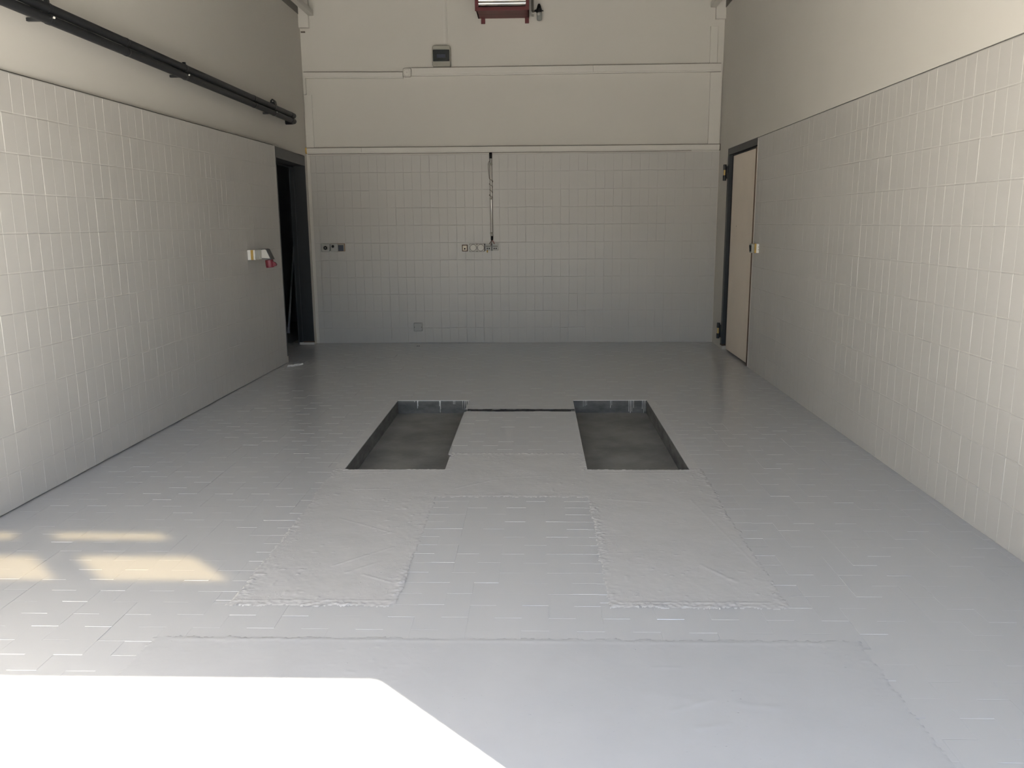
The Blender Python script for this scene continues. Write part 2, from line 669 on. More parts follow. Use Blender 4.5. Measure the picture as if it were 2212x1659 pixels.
def height_patch(name, xs, ys, rects, holes, hfun, rag, parent, m, label=None, ragmask=None):
    X, Y = np.meshgrid(xs, ys, indexing='ij')
    sd_ = np.full(X.shape, 9.0)
    for r in rects:
        sd_ = np.minimum(sd_, rect_sdf(X, Y, r))
    sdr = sd_ + (fbm(X, Y, 22, 3) - .5) * rag * 2 + (vnoise(X, Y, 90, 5) - .5) * rag
    inner = sdr < 0
    for h in holes:
        c = (X > h[0] + 1e-4) & (X < h[1] - 1e-4) & (Y > h[2] + 1e-4) & (Y < h[3] - 1e-4)
        inner &= ~c
    Z = hfun(X, Y, sdr)
    xc, yc = (X[:-1, :-1] + X[1:, 1:]) / 2, (Y[:-1, :-1] + Y[1:, 1:]) / 2
    keep = inner[:-1, :-1] & inner[1:, :-1] & inner[1:, 1:] & inner[:-1, 1:]
    for h in holes:
        keep &= ~((xc > h[0]) & (xc < h[1]) & (yc > h[2]) & (yc < h[3]))
    idx = np.arange(X.size).reshape(X.shape)
    F = np.stack([idx[:-1, :-1][keep], idx[1:, :-1][keep], idx[1:, 1:][keep], idx[:-1, 1:][keep]], 1)
    used = np.unique(F)
    remap = np.full(X.size, -1)
    remap[used] = np.arange(len(used))
    V = np.stack([X.ravel(), Y.ravel(), Z.ravel()], 1)[used]
    o = arrays_to_object(name, V, remap[F], m, None, parent, smooth=True)
    if label:
        o['label'] = label
    return o


def scratches(X, Y, segs):
    z = np.zeros_like(X)
    for (x0, y0, x1, y1, w, h) in segs:
        dx, dy = x1 - x0, y1 - y0
        L = dx * dx + dy * dy
        t = np.clip(((X - x0) * dx + (Y - y0) * dy) / L, 0, 1)
        d = np.hypot(X - x0 - t * dx, Y - y0 - t * dy)
        z += h * np.exp(-(d / w) ** 2) * (0.5 + vnoise(X, Y, 40, 8))
    return z


def rough_height(X, Y, sd_):
    edge = np.exp(-np.abs(sd_ + 0.02) / 0.022)
    lump = np.clip(fbm(X, Y, 55, 11, 3) - 0.5, 0, 1)
    spots = np.clip(vnoise(X, Y, 45, 21) - 0.86, 0, 1) / .14
    region = np.clip(fbm(X, Y, 2.6, 31, 2) * 2.2 - .85, 0, 1)
    z = 0.0018 + (fbm(X, Y, 7, 41) - .5) * 0.0030 + (vnoise(X, Y, 60, 44) - .5) * 0.0006 * region
    patchy = np.clip(fbm(X, Y, 5, 57, 2) * 2.4 - .75, 0.05, 1)
    z += 0.75 * edge * patchy * (lump * 0.012 + np.clip(vnoise(X, Y, 95, 51) - .45, 0, 1) * 0.0085 + np.clip(vnoise(X, Y, 170, 53) - .5, 0, 1) * 0.006)
    z += spots * 0.0026 * (.35 + region) * (fbm(X, Y, 3.1, 29, 2) > .5)
    z += np.clip(vnoise(X, Y * .6, 150, 23) - .86, 0, 1) / .14 * 0.0016 * region
    z += 0.5 * scratches(X, Y, SCR)
    z = np.where(sd_ > -0.004, np.minimum(z, 0.0002), z)
    return z


SCR = [(1.62, 3.62, 1.88, 3.45, 0.0042, 0.0030), (1.63, 3.75, 1.80, 3.72, 0.0042, 0.0023), (1.72, 3.08, 1.93, 3.28, 0.0056, 0.0026), (1.79, 3.02, 1.90, 3.12, 0.0070, 0.0023),
       (1.86, 3.0, 1.98, 2.93, 0.0049, 0.0026), (1.46, 4.24, 1.75, 4.37, 0.0042, 0.0015), (1.6, 4.05, 1.78, 4.05, 0.0056, 0.0023),
       (2.83, 3.22, 2.98, 3.23, 0.0028, 0.0015), (2.83, 3.43, 2.93, 3.43, 0.0028, 0.0015), (3.2, 3.1, 3.3, 2.95, 0.0084, 0.0030), (2.9, 3.9, 3.1, 3.86, 0.0056, 0.0023),
       (3.30, 3.9, 3.42, 3.1, 0.0042, 0.0014), (2.1, 4.05, 2.3, 4.2, 0.0049, 0.0019), (2.3, 4.25, 2.6, 4.28, 0.0049, 0.0015), (2.87, 4.33, 3.35, 4.34, 0.0042, 0.0026), (1.42, 4.345, 1.75, 4.35, 0.0042, 0.0026),
       (2.04, 4.72, 2.81, 4.715, 0.0035, 0.0019), (1.45, 2.77, 2.03, 2.775, 0.0049, 0.0023), (2.83, 2.77, 3.38, 2.775, 0.0063, 0.0026), (2.03, 3.952, 2.81, 3.955, 0.0035, 0.0026)]


def infills():
    rects = [(1.420, 2.038, 2.728, 4.42), (2.797, 3.442, 2.728, 4.42), (1.405, 3.457, 3.93, 4.42), (2.02, 2.83, 4.30, 4.735)]
    xs = axis_grid([1.36, 1.462, 2.029, 2.822, 3.389, 3.50], 0.005)
    ys = axis_grid([2.70, 4.395, 4.76], 0.005)
    pits = [(PITS['l'][0], PITS['l'][1], 4.395, 6.22), (PITS['r'][0], PITS['r'][1], 4.395, 6.222)]
    height_patch('concrete_infill', xs, ys, rects, pits, rough_height, 0.012, floor, M_PATCH, 'rough grey painted concrete infill shaped like an H in front of the pits')
    # smooth bands round the pits
    def smooth_h(X, Y, s):
        return 0.0018 + (fbm(X, Y, 9, 61) - .5) * 0.0012 + np.exp(-np.abs(s + .012) / .01) * np.clip(fbm(X, Y, 40, 67, 2) - .5, 0, 1) * 0.004
    xs = axis_grid([1.36, 1.462, 2.029, 2.822, 3.389, 3.48], 0.012)
    ys = axis_grid([4.30, 4.395, 6.217, 6.222, 6.28], 0.012)
    height_patch('pit_surround', xs, ys, [(1.388, 2.035, 4.40, 6.25), (2.815, 3.455, 4.40, 6.25)],
                 [(PITS['l'][0], PITS['l'][1], 4.3, 6.217), (PITS['r'][0], PITS['r'][1], 4.3, 6.222), (2.029, 2.822, 4.3, 6.4), (1.3, 3.6, 4.2, 4.395)], smooth_h, 0.006, floor, M_PATCH, 'smooth grey cement band round the pits')
    # broad band across the front
    def front_h(X, Y, s):
        z = rough_height(X, Y, s) * 0.42 + 0.0010
        return np.where(s > -0.004, np.minimum(z, 0.0002), z)
    global SCR
    keep = SCR
    SCR = [(2.05, 2.47, 2.35, 2.12, .006, .0012), (2.9, 2.33, 2.98, 2.33, .006, .004), (2.92, 2.1, 3.05, 2.16, .008, .004), (3.12, 2.14, 3.22, 2.12, .012, .006), (2.98, 2.02, 3.06, 2.04, .012, .005),
           (2.62, 2.4, 2.8, 2.2, .006, .0015), (2.86, 2.19, 3.0, 2.15, .02, .003), (1.33, 2.485, 3.5, 2.485, .008, .0035), (3.24, 2.3, 3.3, 2.3, .006, .003)]
    xs = axis_grid([1.20, 3.64], 0.0065)
    ys = np.concatenate([axis_grid([-0.14, 1.7], 0.03)[:-1], axis_grid([1.7, 2.54], 0.006)])
    height_patch('concrete_infill', xs, ys, [(1.255, 3.595, -0.4, 2.507)], [], front_h, 0.013, floor, M_BAND, 'broad rough grey concrete band across the floor nearest the camera')
    SCR = keep
    # broken spot by the left doorway
    xs = axis_grid([0.09, 0.28], 0.004)
    ys = axis_grid([7.69, 7.94], 0.004)

    def hole_h(X, Y, s):
        t = (X - 0.125) / 0.12
        yc = 7.79 + t * 0.10 + (vnoise(X, Y * 0, 60, 71) - .5) * .03
        half = 0.045 * np.clip(1 - np.abs(t - .45) * 1.75, 0, 1)
        d = np.abs(Y - yc) - half
        z = np.where((d < 0) & (t > -.05) & (t < 1.05), -0.03, 0.0012)
        flap = (Y < yc - half) & (Y > yc - half - .035) & (t > .1) & (t < 1)
        return np.where(flap, 0.012 + 0.008 * vnoise(X, Y, 50, 73), z)
    X, Y = np.meshgrid(xs, ys, indexing='ij')
    Z = hole_h(X, Y, None)
    idx = np.arange(X.size).reshape(X.shape)
    F = np.stack([idx[:-1, :-1].ravel(), idx[1:, :-1].ravel(), idx[1:, 1:].ravel(), idx[:-1, 1:].ravel()], 1)
    zf = Z.ravel()[F].mean(1)
    zmin = Z.ravel()[F].min(1)
    mi = np.where(zmin < -0.01, 1, np.where(zf > 0.006, 2, 0))
    o = arrays_to_object('broken_spot', np.stack([X.ravel(), Y.ravel(), Z.ravel()], 1), F, [M_FLOOR, M_BLACKHOLE, M_DRIP], mi, floor)
    tag(o, 'black ragged hole with a peeling white edge in the floor by the left doorway')


def pits():
    for key, side in (('l', 'left'), ('r', 'right')):
        x0, x1, y0, y1 = PITS[key]
        dz = -0.108
        b = MB()
        n = 40
        # floor of the pit with soft unevenness
        xs = np.linspace(x0, x1, 22)
        ys = np.linspace(y0, y1, 60)
        X, Y = np.meshgrid(xs, ys, indexing='ij')
        cove = np.exp(-np.minimum(np.minimum(X - x0, x1 - X), np.minimum(Y - y0, y1 - Y)) / .02)
        Z = dz + (fbm(X, Y, 4, 81) - .5) * .008 + cove * 0.006
        idx = np.arange(X.size).reshape(X.shape)
        F = np.stack([idx[:-1, :-1].ravel(), idx[1:, :-1].ravel(), idx[1:, 1:].ravel(), idx[:-1, 1:].ravel()], 1)
        pit = arrays_to_object('floor_pit', np.stack([X.ravel(), Y.ravel(), Z.ravel()], 1), F, M_PIT, None, floor, smooth=True)
        tag(pit, side + ' shallow rectangular pit of bare dark concrete sunk in the floor')
        zt = 0.0006
        w = 0.028
        wb = MB()
        wb.box(x0 - w, x0, y0, y1, dz - .02, -0.0045)
        wb.box(x1, x1 + w, y0, y1, dz - .02, -0.0045)
        wb.box(x0 - w, x1 + w, y1, y1 + w, dz - .02, -0.0045)
        wb.box(x0 - w, x1 + w, y0 - w, y0, dz - .02, -0.0045)
        # thin painted lip up to the floor level
        for (a0, a1, c0, c1) in ((x0 - .002, x0, y0, y1), (x1, x1 + .002, y0, y1), (x0 - .004, x1 + .004, y1, y1 + .004), (x0 - .002, x1 + .002, y0 - .002, y0)):
            wb.box(a0, a1, c0, c1, -0.0046, zt, 1)
        o = wb.build('pit_wall', [M_PITWALL, M_PATCH], pit)
        drips = {'l': [(.130, .013, .003), (.152, .062, .005), (.155, .045, .006), (.323, .045, .004), (.329, .095, .005), (.331, .07, .007), (.432, .03, .003), (.443, .03, .003), (.505, .07, .003), (.52, .075, .003), (.532, .06, .004), (.545, .05, .003)],
                 'r': [(.08, .05, .002), (.094, .045, .003), (.106, .04, .002), (.29, .06, .003), (.30, .04, .002), (.432, .09, .004), (.444, .1, .004), (.455, .09, .003), (.468, .06, .003), (.535, .07, .003), (.547, .1, .003), (.557, .09, .003)]}[key]
        for (dx, L, wd) in drips:
            d = MB()
            d.tube([(x0 + dx, y1 - .0005, 0.0), (x0 + dx, y1 - .001, -L * .5), (x0 + dx, y1 - .001, -L)], [wd * .6, wd * .35, wd * .5], 8)
            d.build('paint_drip', M_DRIP, pit)
    # channel that joins the pits
    x0, x1 = PITS['l'][1], PITS['r'][0]
    n = 90
    xs = np.linspace(x0, x1, n)
    near = CH[0] + (fbm(xs, xs * 0, 14, 91) - .5) * .02 - np.clip(np.sin((xs - 2.13) * 12), 0, 1) * .006
    far_ = CH[1] + (fbm(xs, xs * 0 + 5, 18, 95) - .45) * .035
    vs_, fs_, mi = [], [], []
    for i in range(n):
        for (yy, zz) in ((CH[0] - .02, -.0035), (near[i], .0008), (near[i] + .004, -.07), (far_[i] - .004, -.07), (far_[i], .0015), (CH[1] + .02, -.0035)):
            vs_.append((xs[i], yy, zz))
    for i in range(n - 1):
        for k in range(5):
            a = i * 6 + k
            fs_.append((a, a + 6, a + 7, a + 1))
            mi.append(0 if k in (0, 4) else 1)
    o = arrays_to_object('channel', np.array(vs_), np.array(fs_), [M_FLOOR, M_BLACKHOLE], np.array(mi), floor)
    tag(o, 'narrow black ragged channel broken into the floor between the two pits')


floor_tiles()
infills()
pits()

# ------------------------------------------------------------------ outside ground
g = MB().box(-14, 20, -30, Y0 - 0.001, -0.25, -0.02).build('ground', M_GROUND)
structure(g)
# unseen plain block added across the yard to cut low sky light
structure(MB().box(-26, 32, -24, -16, -.2, 4.5).build('sky_blocker', M_BLOCKER))

# ------------------------------------------------------------------ walls
DL0, DL1, DLZ = 7.975, 9.245, 2.075     # left doorway
DR0, DR1, DRZ = 7.69, 8.885, 2.085      # right door


def wall_tiles(name, fmap, u_lo, u_hi, uph, up, v_lo, v_hi, vtop, vp, parent, seed):
    random.seed(seed)
    T = Tiles()
    k0 = int(math.floor((u_lo - uph) / up)) - 1
    k1 = int(math.ceil((u_hi - uph) / up)) + 1
    r1 = int(math.ceil((vtop - v_lo) / vp)) + 1
    for k in range(k0, k1):
        for r in range(-1, r1):
            u0, u1 = max(u_lo, uph + k * up), min(u_hi, uph + (k + 1) * up)
            v1, v0 = min(v_hi, vtop - r * vp), max(v_lo, vtop - (r + 1) * vp)
            if u1 - u0 < .01 or v1 - v0 < .01:
                continue
            T.tile(u0, u1, v0, v1, j=0.0001, depth=0.0009 + .0009 * random.random(),
                   bev=(0.0025 + .001 * random.random(), 0.0008, 0.005, 0.005),
                   dh=random.gauss(0, .0003), tilt=(random.gauss(0, .0030), random.gauss(0, .0012)))
    return T.build(name, fmap, M_TILE, parent, [(u_lo, u_hi, v_lo, v_hi)])


def skew_slab(b, fx0, fx1, y0, y1, z0, z1, mi=0):
    b.hexa([(fx0(y0), y0, z0), (fx1(y0), y0, z0), (fx1(y1), y1, z0), (fx0(y1), y1, z0),
            (fx0(y0), y0, z1), (fx1(y0), y0, z1), (fx1(y1), y1, z1), (fx0(y1), y1, z1)], mi)


# left wall
b = MB()
back = lambda y: -0.165
skew_slab(b, back, XP, Y1, D, ZT + .008, ZC)                            # plaster above
skew_slab(b, back, lambda y: XL(y) - .014, Y1, DL0, -.2, ZT + .008, 1)   # bed behind the tiles, darkened for the gap shadow
skew_slab(b, back, lambda y: 0.0, DL1, D, -.2, ZT + .008, 0)             # stub in the corner
skew_slab(b, back, lambda y: XL(y) - .002, DL0 - .03, DL0, 0.02, ZT - .0, 0)
wl = structure(b.build('wall_left', [M_PLASTER, M_SHADEBED]))
wall_tiles('wall_tiles', lambda u, v, h: (XL(u) + h, u, v), Y1, DL0 - .004, 4.0854, 0.0936, 0.004, ZT, ZT, 0.1905, wl, 3)
# tile edge next to the doorway
skew_slab(b := MB(), lambda y: XL(y) - .03, lambda y: XL(y) + .0015, DL0 - .006, DL0, 0.0, ZT, 0)
b.build('tile_edge', M_TILE, wl)

# right wall
b = MB()
rb = lambda y: 4.78
skew_slab(b, lambda y: XR(y) + .002, rb, Y1, D + .0, ZT + .006, ZC)
skew_slab(b, lambda y: XR(y) + .013, rb, Y1, DR0, -.2, ZT + .006, 1)
skew_slab(b, lambda y: XR(y), rb, DR1, D, -.2, ZT + .006, 0)
skew_slab(b, lambda y: XR(y) + .12, rb, DR0, DR1, -.2, ZT + .006, 1)
wr = structure(b.build('wall_right', [M_PLASTER, M_SHADEBED]))
wall_tiles('wall_tiles', lambda u, v, h: (XR(u) - h, u, v), Y1, DR0 - .004, 3.4455, 0.0933, 0.0, ZT, ZT, 0.1893, wr, 4)
skew_slab(b := MB(), lambda y: XR(y) - .003, lambda y: XR(y) + .03, DR0 - .009, DR0, 0.0, ZT, 0)
b.build('tile_edge', M_TRUNK, wr)

# back wall
b = MB()
b.box(-0.165, 4.78, D, D + .2, 2.094, ZC)
b.box(-0.165, 4.78, D + .011, D + .2, -.2, 2.094, 0)
b.box(-0.165, 0.035, D - .001, D + .02, -.2, 2.094, 0)
b.box(4.532, 4.78, D - .001, D + .02, -.2, 2.094, 0)
wb_ = structure(b.build('wall_back', [M_PLASTER, M_SHADEBED]))
wall_tiles('wall_tiles', lambda u, v, h: (u, D - .003 - h, v), 0.035, 4.532, 2.324, 0.0968, 0.0, 2.094, 2.0985, 0.1925, wb_, 5)

# ceiling
structure(MB().box(-.3, 4.9, Y0, D + .2, ZC, ZC + .15).build('ceiling', M_CEIL))

# front wall with the garage opening and unseen panes added for sun patches
b = MB()
b.box(-.3, 0.10, Y0, Y1, -.2, ZC)
b.box(XJ, 4.9, Y0, Y1, -.2, ZC)
TZ = (3.246, 3.605, 3.70, 3.885)
for z0, z1 in ((HD, TZ[0]), (TZ[1], TZ[2]), (TZ[3], ZC)):
    b.box(.1, XJ, Y0, Y1, z0, z1)
for x0, x1 in ((3.745, 3.83), (2.75, 2.83), (.1, 1.9)):
    for z0, z1 in ((TZ[0], TZ[1]), (TZ[2], TZ[3])):
        b.box(x0, x1, Y0, Y1, z0, z1)
# rounded corners of the lower panes, added to round the sun patch
for x0, x1 in ((3.83, XJ), (2.83, 3.745)):
    for (cx, sx) in ((x0, 1), (x1, -1)):
        for (cz, sz) in ((TZ[0], 1), (TZ[1], -1)):
            r = .10
            arc = [(cx + sx * (r - r * math.sin(a)), cz + sz * (r - r * math.cos(a))) for a in [math.pi / 2 * q / 6 for q in range(7)]]
            if sx * sz < 0:
                arc.reverse()
                b.prism([(cx, cz)] + arc, 1, Y0 + .03, Y0 + .055)
            else:
                b.prism([(cx, cz)] + arc, 1, Y0 + .03, Y0 + .055)
structure(b.build('wall_front', M_PLASTER))
wi = 1
for z0, z1 in ((TZ[0], TZ[1]), (TZ[2], TZ[3])):
    for x0, x1 in ((3.83, XJ), (2.83, 3.745), (1.9, 2.75)):
        structure(MB().box(x0, x1, Y0 + .04, Y0 + .046, z0, z1).build('window_%d' % wi, M_PANE))  # unseen pane, placed and sized to shape a warm floor patch
        wi += 1

# side room behind the left doorway
b = MB()
b.box(-2.6, -2.5, 6.3, 11.6, -.2, 2.8)
b.box(-2.6, -.165, 6.2, 6.3, -.2, 2.8)
b.box(-2.6, -.165, 11.5, 11.6, -.2, 2.8)
b.box(-2.6, -.165, 6.2, 11.6, 2.7, 2.8)
b.box(-.185, -.166, DL1, 11.6, -.2, 2.8)
b.box(-.185, -.166, 6.3, DL0, -.2, 2.8)
b.box(-.185, -.166, DL0, DL1, DLZ, 2.8)
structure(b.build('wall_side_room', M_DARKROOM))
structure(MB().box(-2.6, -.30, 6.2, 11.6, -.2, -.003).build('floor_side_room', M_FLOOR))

# ------------------------------------------------------------------ doors


def door_left():
    XF = lambda y, d=0: 0.067 - 0.052 * (y - DL0) + d
    b = MB()
    fw = 0.055
    # head, near jamb face, far jamb and linings
    skew_slab(b, lambda y: -.165, lambda y: XF(y, .0), DL0, DL1, DLZ - .098, DLZ + .006)
    skew_slab(b, lambda y: -.165, lambda y: XF(y, .002), DL0, DL0 + .035, .065, DLZ - .098)
    skew_slab(b, lambda y: -.165, lambda y: XF(y, .0), DL1 - .02, DL1, .028, DLZ - .098, 1)
    # rebate in the lining
    b.box(-.165, -.125, DL1 - .035, DL1 - .02, .028, DLZ - .098, 1)
    b.box(-.165, -.125, DL0 + .035, DL1 - .02, DLZ - .115, DLZ - .098, 1)
    o = b.build('door_1', [M_FRAME, M_FRAME2], None, 0.002)
    structure(o)
    c = MB()
    c.box(-.165, XF(DL1), DL1 - .021, DL1, .0, .028)
    skew_slab(c, lambda y: -.1, lambda y: XF(y, .003), DL0, DL0 + .038, 0.0, .065)
    c.build('frame_foot', M_PLASTER, o)
    c = MB()
    c.box(-.12, XF(DL1) + .002, DL1 - .024, DL1 - .0, .026, .04)
    c.build('masking_edge', M_BROWN, o)
    return o


door_left()
s = MB()
s.tube([(-.6, 10.235, .0), (-.6, 10.34, .25), (-.6, 10.36, .30), (-.6, 10.82, 1.377), (-.6, 11.0, 1.80)], [.016, .014, .012, .011, .011], 10)
s.tube([(-.6, 10.232, .0), (-.6, 10.262, .07)], [.022, .018], 10)
tag(s.build('broom_handle', M_STICK), 'thin dark grey broomstick leaning in the unlit room behind the left doorway', 'broom')


def door_right():
    b = MB()
    fx = lambda d: (lambda y: XR(y) + d)
    # frame: head, far jamb
    skew_slab(b, fx(-.004), fx(.10), DR0, DR1, DRZ - .065, DRZ)
    skew_slab(b, fx(-.004), fx(.10), DR1 - .075, DR1, .045, DRZ - .065)
    skew_slab(b, fx(.03), fx(.10), DR1 - .22, DR1 - .075, .045, DRZ - .065)
    skew_slab(b, fx(.03), fx(.10), DR0, DR1 - .075, DRZ - .085, DRZ - .065)
    o = b.build('door_2', M_FRAME2, None, .002)
    structure(o)
    l = MB()
    skew_slab(l, fx(.008), fx(.05), DR0 + .012, DR1 - .215, .022, DRZ - .088)
    lf = l.build('door_leaf', M_LEAF, o, .003)
    lf['label'] = 'plain beige door leaf'
    k = MB()
    skew_slab(k, fx(-.013), fx(.05), DR0 + .002, DR0 + .010, .01, DRZ - .085)
    k.build('leaf_edge', M_BROWN, o)
    f = MB()
    skew_slab(f, fx(-.005), fx(.09), DR1 - .10, DR1, .0, .045)
    f.build('frame_foot', M_PLASTER, o)
    f = MB()
    skew_slab(f, fx(-.0055), fx(.09), DR1 - .10, DR1, .036, .052)
    f.build('masking_edge', M_BROWN, o)
    d = MB()
    d.lathe((XR(8.42) + .009, 8.42, 1.30), (-1, 0, 0), [(0, .004), (.003, .004), (.004, .002)], 10)
    d.build('screw', M_BROWN, o)
    for z0, z1 in ((1.765, 1.93), (.10, .27)):
        yk = DR1 + .035
        xk = XR(yk) - .024
        h = MB()
        h.box(XR(yk) - .012, XR(yk) + .0, yk - .05, yk + .03, z0 + .02, z1 - .02)
        hh = h.build('hinge', M_STEELDARK, o)
        for a, c in ((z0, z0 + .055), (z1 - .055, z1)):
            q = MB().lathe((xk, yk, a), (0, 0, 1), [(0, .014), (.003, .017), (c - a - .003, .017), (c - a, .014)], 16)
            q.build('knuckle', M_STEELDARK, hh)
        MB().lathe((xk, yk, z0 + .055), (0, 0, 1), [(0, .010), (z1 - z0 - .11, .010)], 14).build('pin', M_BRASS, hh)
    return o


door_right()

# ------------------------------------------------------------------ bands and blocks under the ceiling
b = MB()
b.box(-.005, 0.004, 3.0, D, 3.550, 3.623)
tag(structure(b.build('trim_1', M_GREYBAND)))  # strip painted grey for the shadow gap below the beam
b = MB()
skew_slab(b, lambda y: XR(y) - .004, lambda y: XR(y) + .02, 3.0, D, 3.553, 3.63)
structure(b.build('trim_2', M_GREYBAND))
structure(MB().box(-.012, .108, D - .05, D + .02, 3.416, ZC).build('trim_3', M_TRUNK, None, .004))
structure(MB().box(4.437, 4.56, D - .05, D + .02, 3.444, ZC).build('trim_4', M_TRUNK, None, .004))


def rail(x0, x1, z0, z1, label):
    t = MB()
    t.box(x0, x1, 2.6, D - .055, z0, z1)
    t.box(x0 + .012, x1 - .012, 2.6, D - .056, z1, z1 + .012)
    o = t.build('ceiling_rail', M_TRUNK, None, .008)
    tag(o, label, 'rail')
    for y in (4.2, 6.4, 8.75):
        h = MB()
        h.tube([((x0 + x1) / 2, y, z1), ((x0 + x1) / 2, y, ZC)], .006, 8)
        h.build('hanger', M_STEELDARK, o)
    return o


rail(.110, .168, 3.53, 3.585, 'painted rail running under the ceiling along the left wall')
rail(4.372, 4.437, 3.552, 3.61, 'painted rail running under the ceiling along the right wall')

# ------------------------------------------------------------------ pipes on the left wall


def pipe(z, label, upper):
    pts = [(.1, y, z) for y in np.linspace(2.2, 8.56, 9)]
    for k in range(1, 8):
        a = math.pi / 2 * k / 7
        pts.append((.1 - .06 * (1 - math.cos(a)), 8.56 + .06 * math.sin(a), z))
    pts.append((XP(8.62) + .0005, 8.62, z))
    o = MB().tube(pts, .0245, 20).build('pipe', M_BLACK)
    tag(o, label, 'pipe', 'black pipes along the left wall')
    for y in (3.2, 5.1, 7.35, 8.45):
        MB().tube([(.1, y, z), (.1, y + .03, z)], .0258, 20).build('tape_joint', M_BLACK, o)
    for y in (4.32, 5.95, 7.92):
        cl = MB()
        cl.lathe((.1, y - .012, z), (0, 1, 0), [(0, .0246), (0, .0268), (.024, .0268), (.024, .0246), (0, .0246)], 24, caps=False)
        cl.box(XP(y) + .001, .0755, y - .010, y + .010, z - .008, z + .008)
        if upper and y > 7:
            cl.prism([(.075, z + .018), (.125, z + .018), (.118, z + .055), (.10, z + .070), (.082, z + .055)], 1, y - .03, y + .03)
        elif upper:
            cl.box(.09, .11, y - .008, y + .008, z + .024, z + .038)
        c_ = cl.build('clamp', M_STEELDARK, o)
        if upper and y > 7:
            MB().lathe((.105, y - .031, z + .047), (0, -1, 0), [(0, .006), (.004, .006), (.006, .003)], 10).build('screw', M_CHROME, c_)
        elif not upper:
            MB().lathe((.1268, y, z + .008), (1, 0, 0), [(0, .006), (.006, .006), (.008, .003)], 10).build('screw', M_CHROME, c_)


pipe(2.4228, 'upper black insulated pipe of the pair along the left wall', True)
pipe(2.3690, 'lower black insulated pipe of the pair along the left wall', False)

# ------------------------------------------------------------------ heater on the back wall


def heater():
    t = thing('unit_heater', (2.2, D, 3.435), 'dark red wall heater with bright louvre slats high on the back wall', 'heater')
    yf = D - .34
    zb, zt = 3.4885, 4.06
    b = MB()
    x0, x1 = 1.925, 2.468
    b.box(x0, x1, yf + .02, D - .0, zb, zb + .012)
    b.box(x0, x1, yf + .02, D - .0, zt - .012, zt)
    b.box(x0, x0 + .012, yf + .02, D, zb, zt)
    b.box(x1 - .012, x1, yf + .02, D, zb, zt)
    b.box(x0, x1, yf + .16, yf + .17, zb, zt, 1)
    b.build('casing', [M_RED, M_BLK], t)
    f = MB()
    f.box(1.914, 2.471, yf, yf + .022, zb, zb + .036)
    f.box(1.914, 2.471, yf, yf + .022, zt - .036, zt)
    f.box(1.914, 1.95, yf, yf + .022, zb + .036, zt - .036)
    f.box(2.435, 2.471, yf, yf + .022, zb + .036, zt - .036)
    f.build('front_frame', M_RED, t, .002)
    # curved slats that throw the air down
    for k in range(15):
        z = zb + .046 + k * .0315
        pr = []
        for q in range(9):
            w_ = q / 8
            pr.append((yf + .004 + .017 * (1 - w_) ** 1.5, z + .0285 * w_))
        s_ = MB()
        n = len(pr)
        vs_ = [(1.95, p[0], p[1]) for p in pr] + [(2.435, p[0], p[1]) for p in pr]
        vs_ += [(1.95, p[0] + .0015, p[1] + .0005) for p in pr] + [(2.435, p[0] + .0015, p[1] + .0005) for p in pr]
        fs_ = []
        for q in range(n - 1):
            fs_.append((q, n + q, n + q + 1, q + 1))
            fs_.append((2 * n + q, 2 * n + q + 1, 3 * n + q + 1, 3 * n + q))
        fs_.append((0, 2 * n, 3 * n, n)); fs_.append((n - 1, 2 * n - 1, 4 * n - 1, 3 * n - 1))
        s_.add(vs_, fs_, 0, True)
        s_.build('louvre_slat', M_ALU, t)
    for xa, xb in ((1.955, 1.998), (2.422, 2.466)):
        k_ = MB()
        k_.box(xa, xb, D - .012, D, 3.434, zb + .05)
        k_.box(xa, xb, D - .05, D, zb - .006, zb)
        k_.build('bracket', M_RED, t, .002)


heater()


def regulator():
    y = D - .06
    t = thing('air_regulator', (2.575, D, 3.45), 'dark compressed air regulator with grey bowl beside the red heater', 'air regulator')
    b = MB()
    b.lathe((2.572, y, 3.525), (0, 0, 1), [(0, .026), (.004, .03), (.035, .03), (.045, .024), (.07, .018), (.085, .012), (.09, .006)], 20)
    b.box(2.555, 2.589, y, D, 3.53, 3.56)
    b.build('body', M_BLK, t)
    MB().tube([(2.572, y, 3.548), (2.618, y, 3.543)], [.008, .006], 10).build('port', M_STEELDARK, t)
    MB().tube([(2.572, y, 3.545), (2.527, y, 3.545)], [.012, .012], 10).build('port', M_STEELDARK, t)
    b = MB()
    b.lathe((2.575, y, 3.445), (0, 0, 1), [(0, .012), (.004, .022), (.012, .027), (.07, .029), (.082, .027)], 20)
    b.build('bowl', M_BOWL, t)
    b = MB()
    b.lathe((2.567, y - .03, 3.505), (0, -1, 0), [(0, .013), (.004, .013), (.0041, .008), (.005, .008)], 16)
    b.build('gauge_ring', M_GREY, t)
    p = MB()
    p.tube([(2.505, D - .03, ZC), (2.505, D - .03, 3.545)], .012, 12)
    p.tube([(2.505, D - .03, 3.545), (2.522, D - .045, 3.545)], .010, 12)
    tag(p.build('air_pipe', M_RIM), 'thin grey air pipe coming down between the heater and the regulator', 'pipe')
    MB().box(2.492, 2.518, D - .045, D, 3.50, 3.515).build('pipe_clip', M_GREYD, bpy.data.objects['air_pipe'])


regulator()

# ------------------------------------------------------------------ distribution box


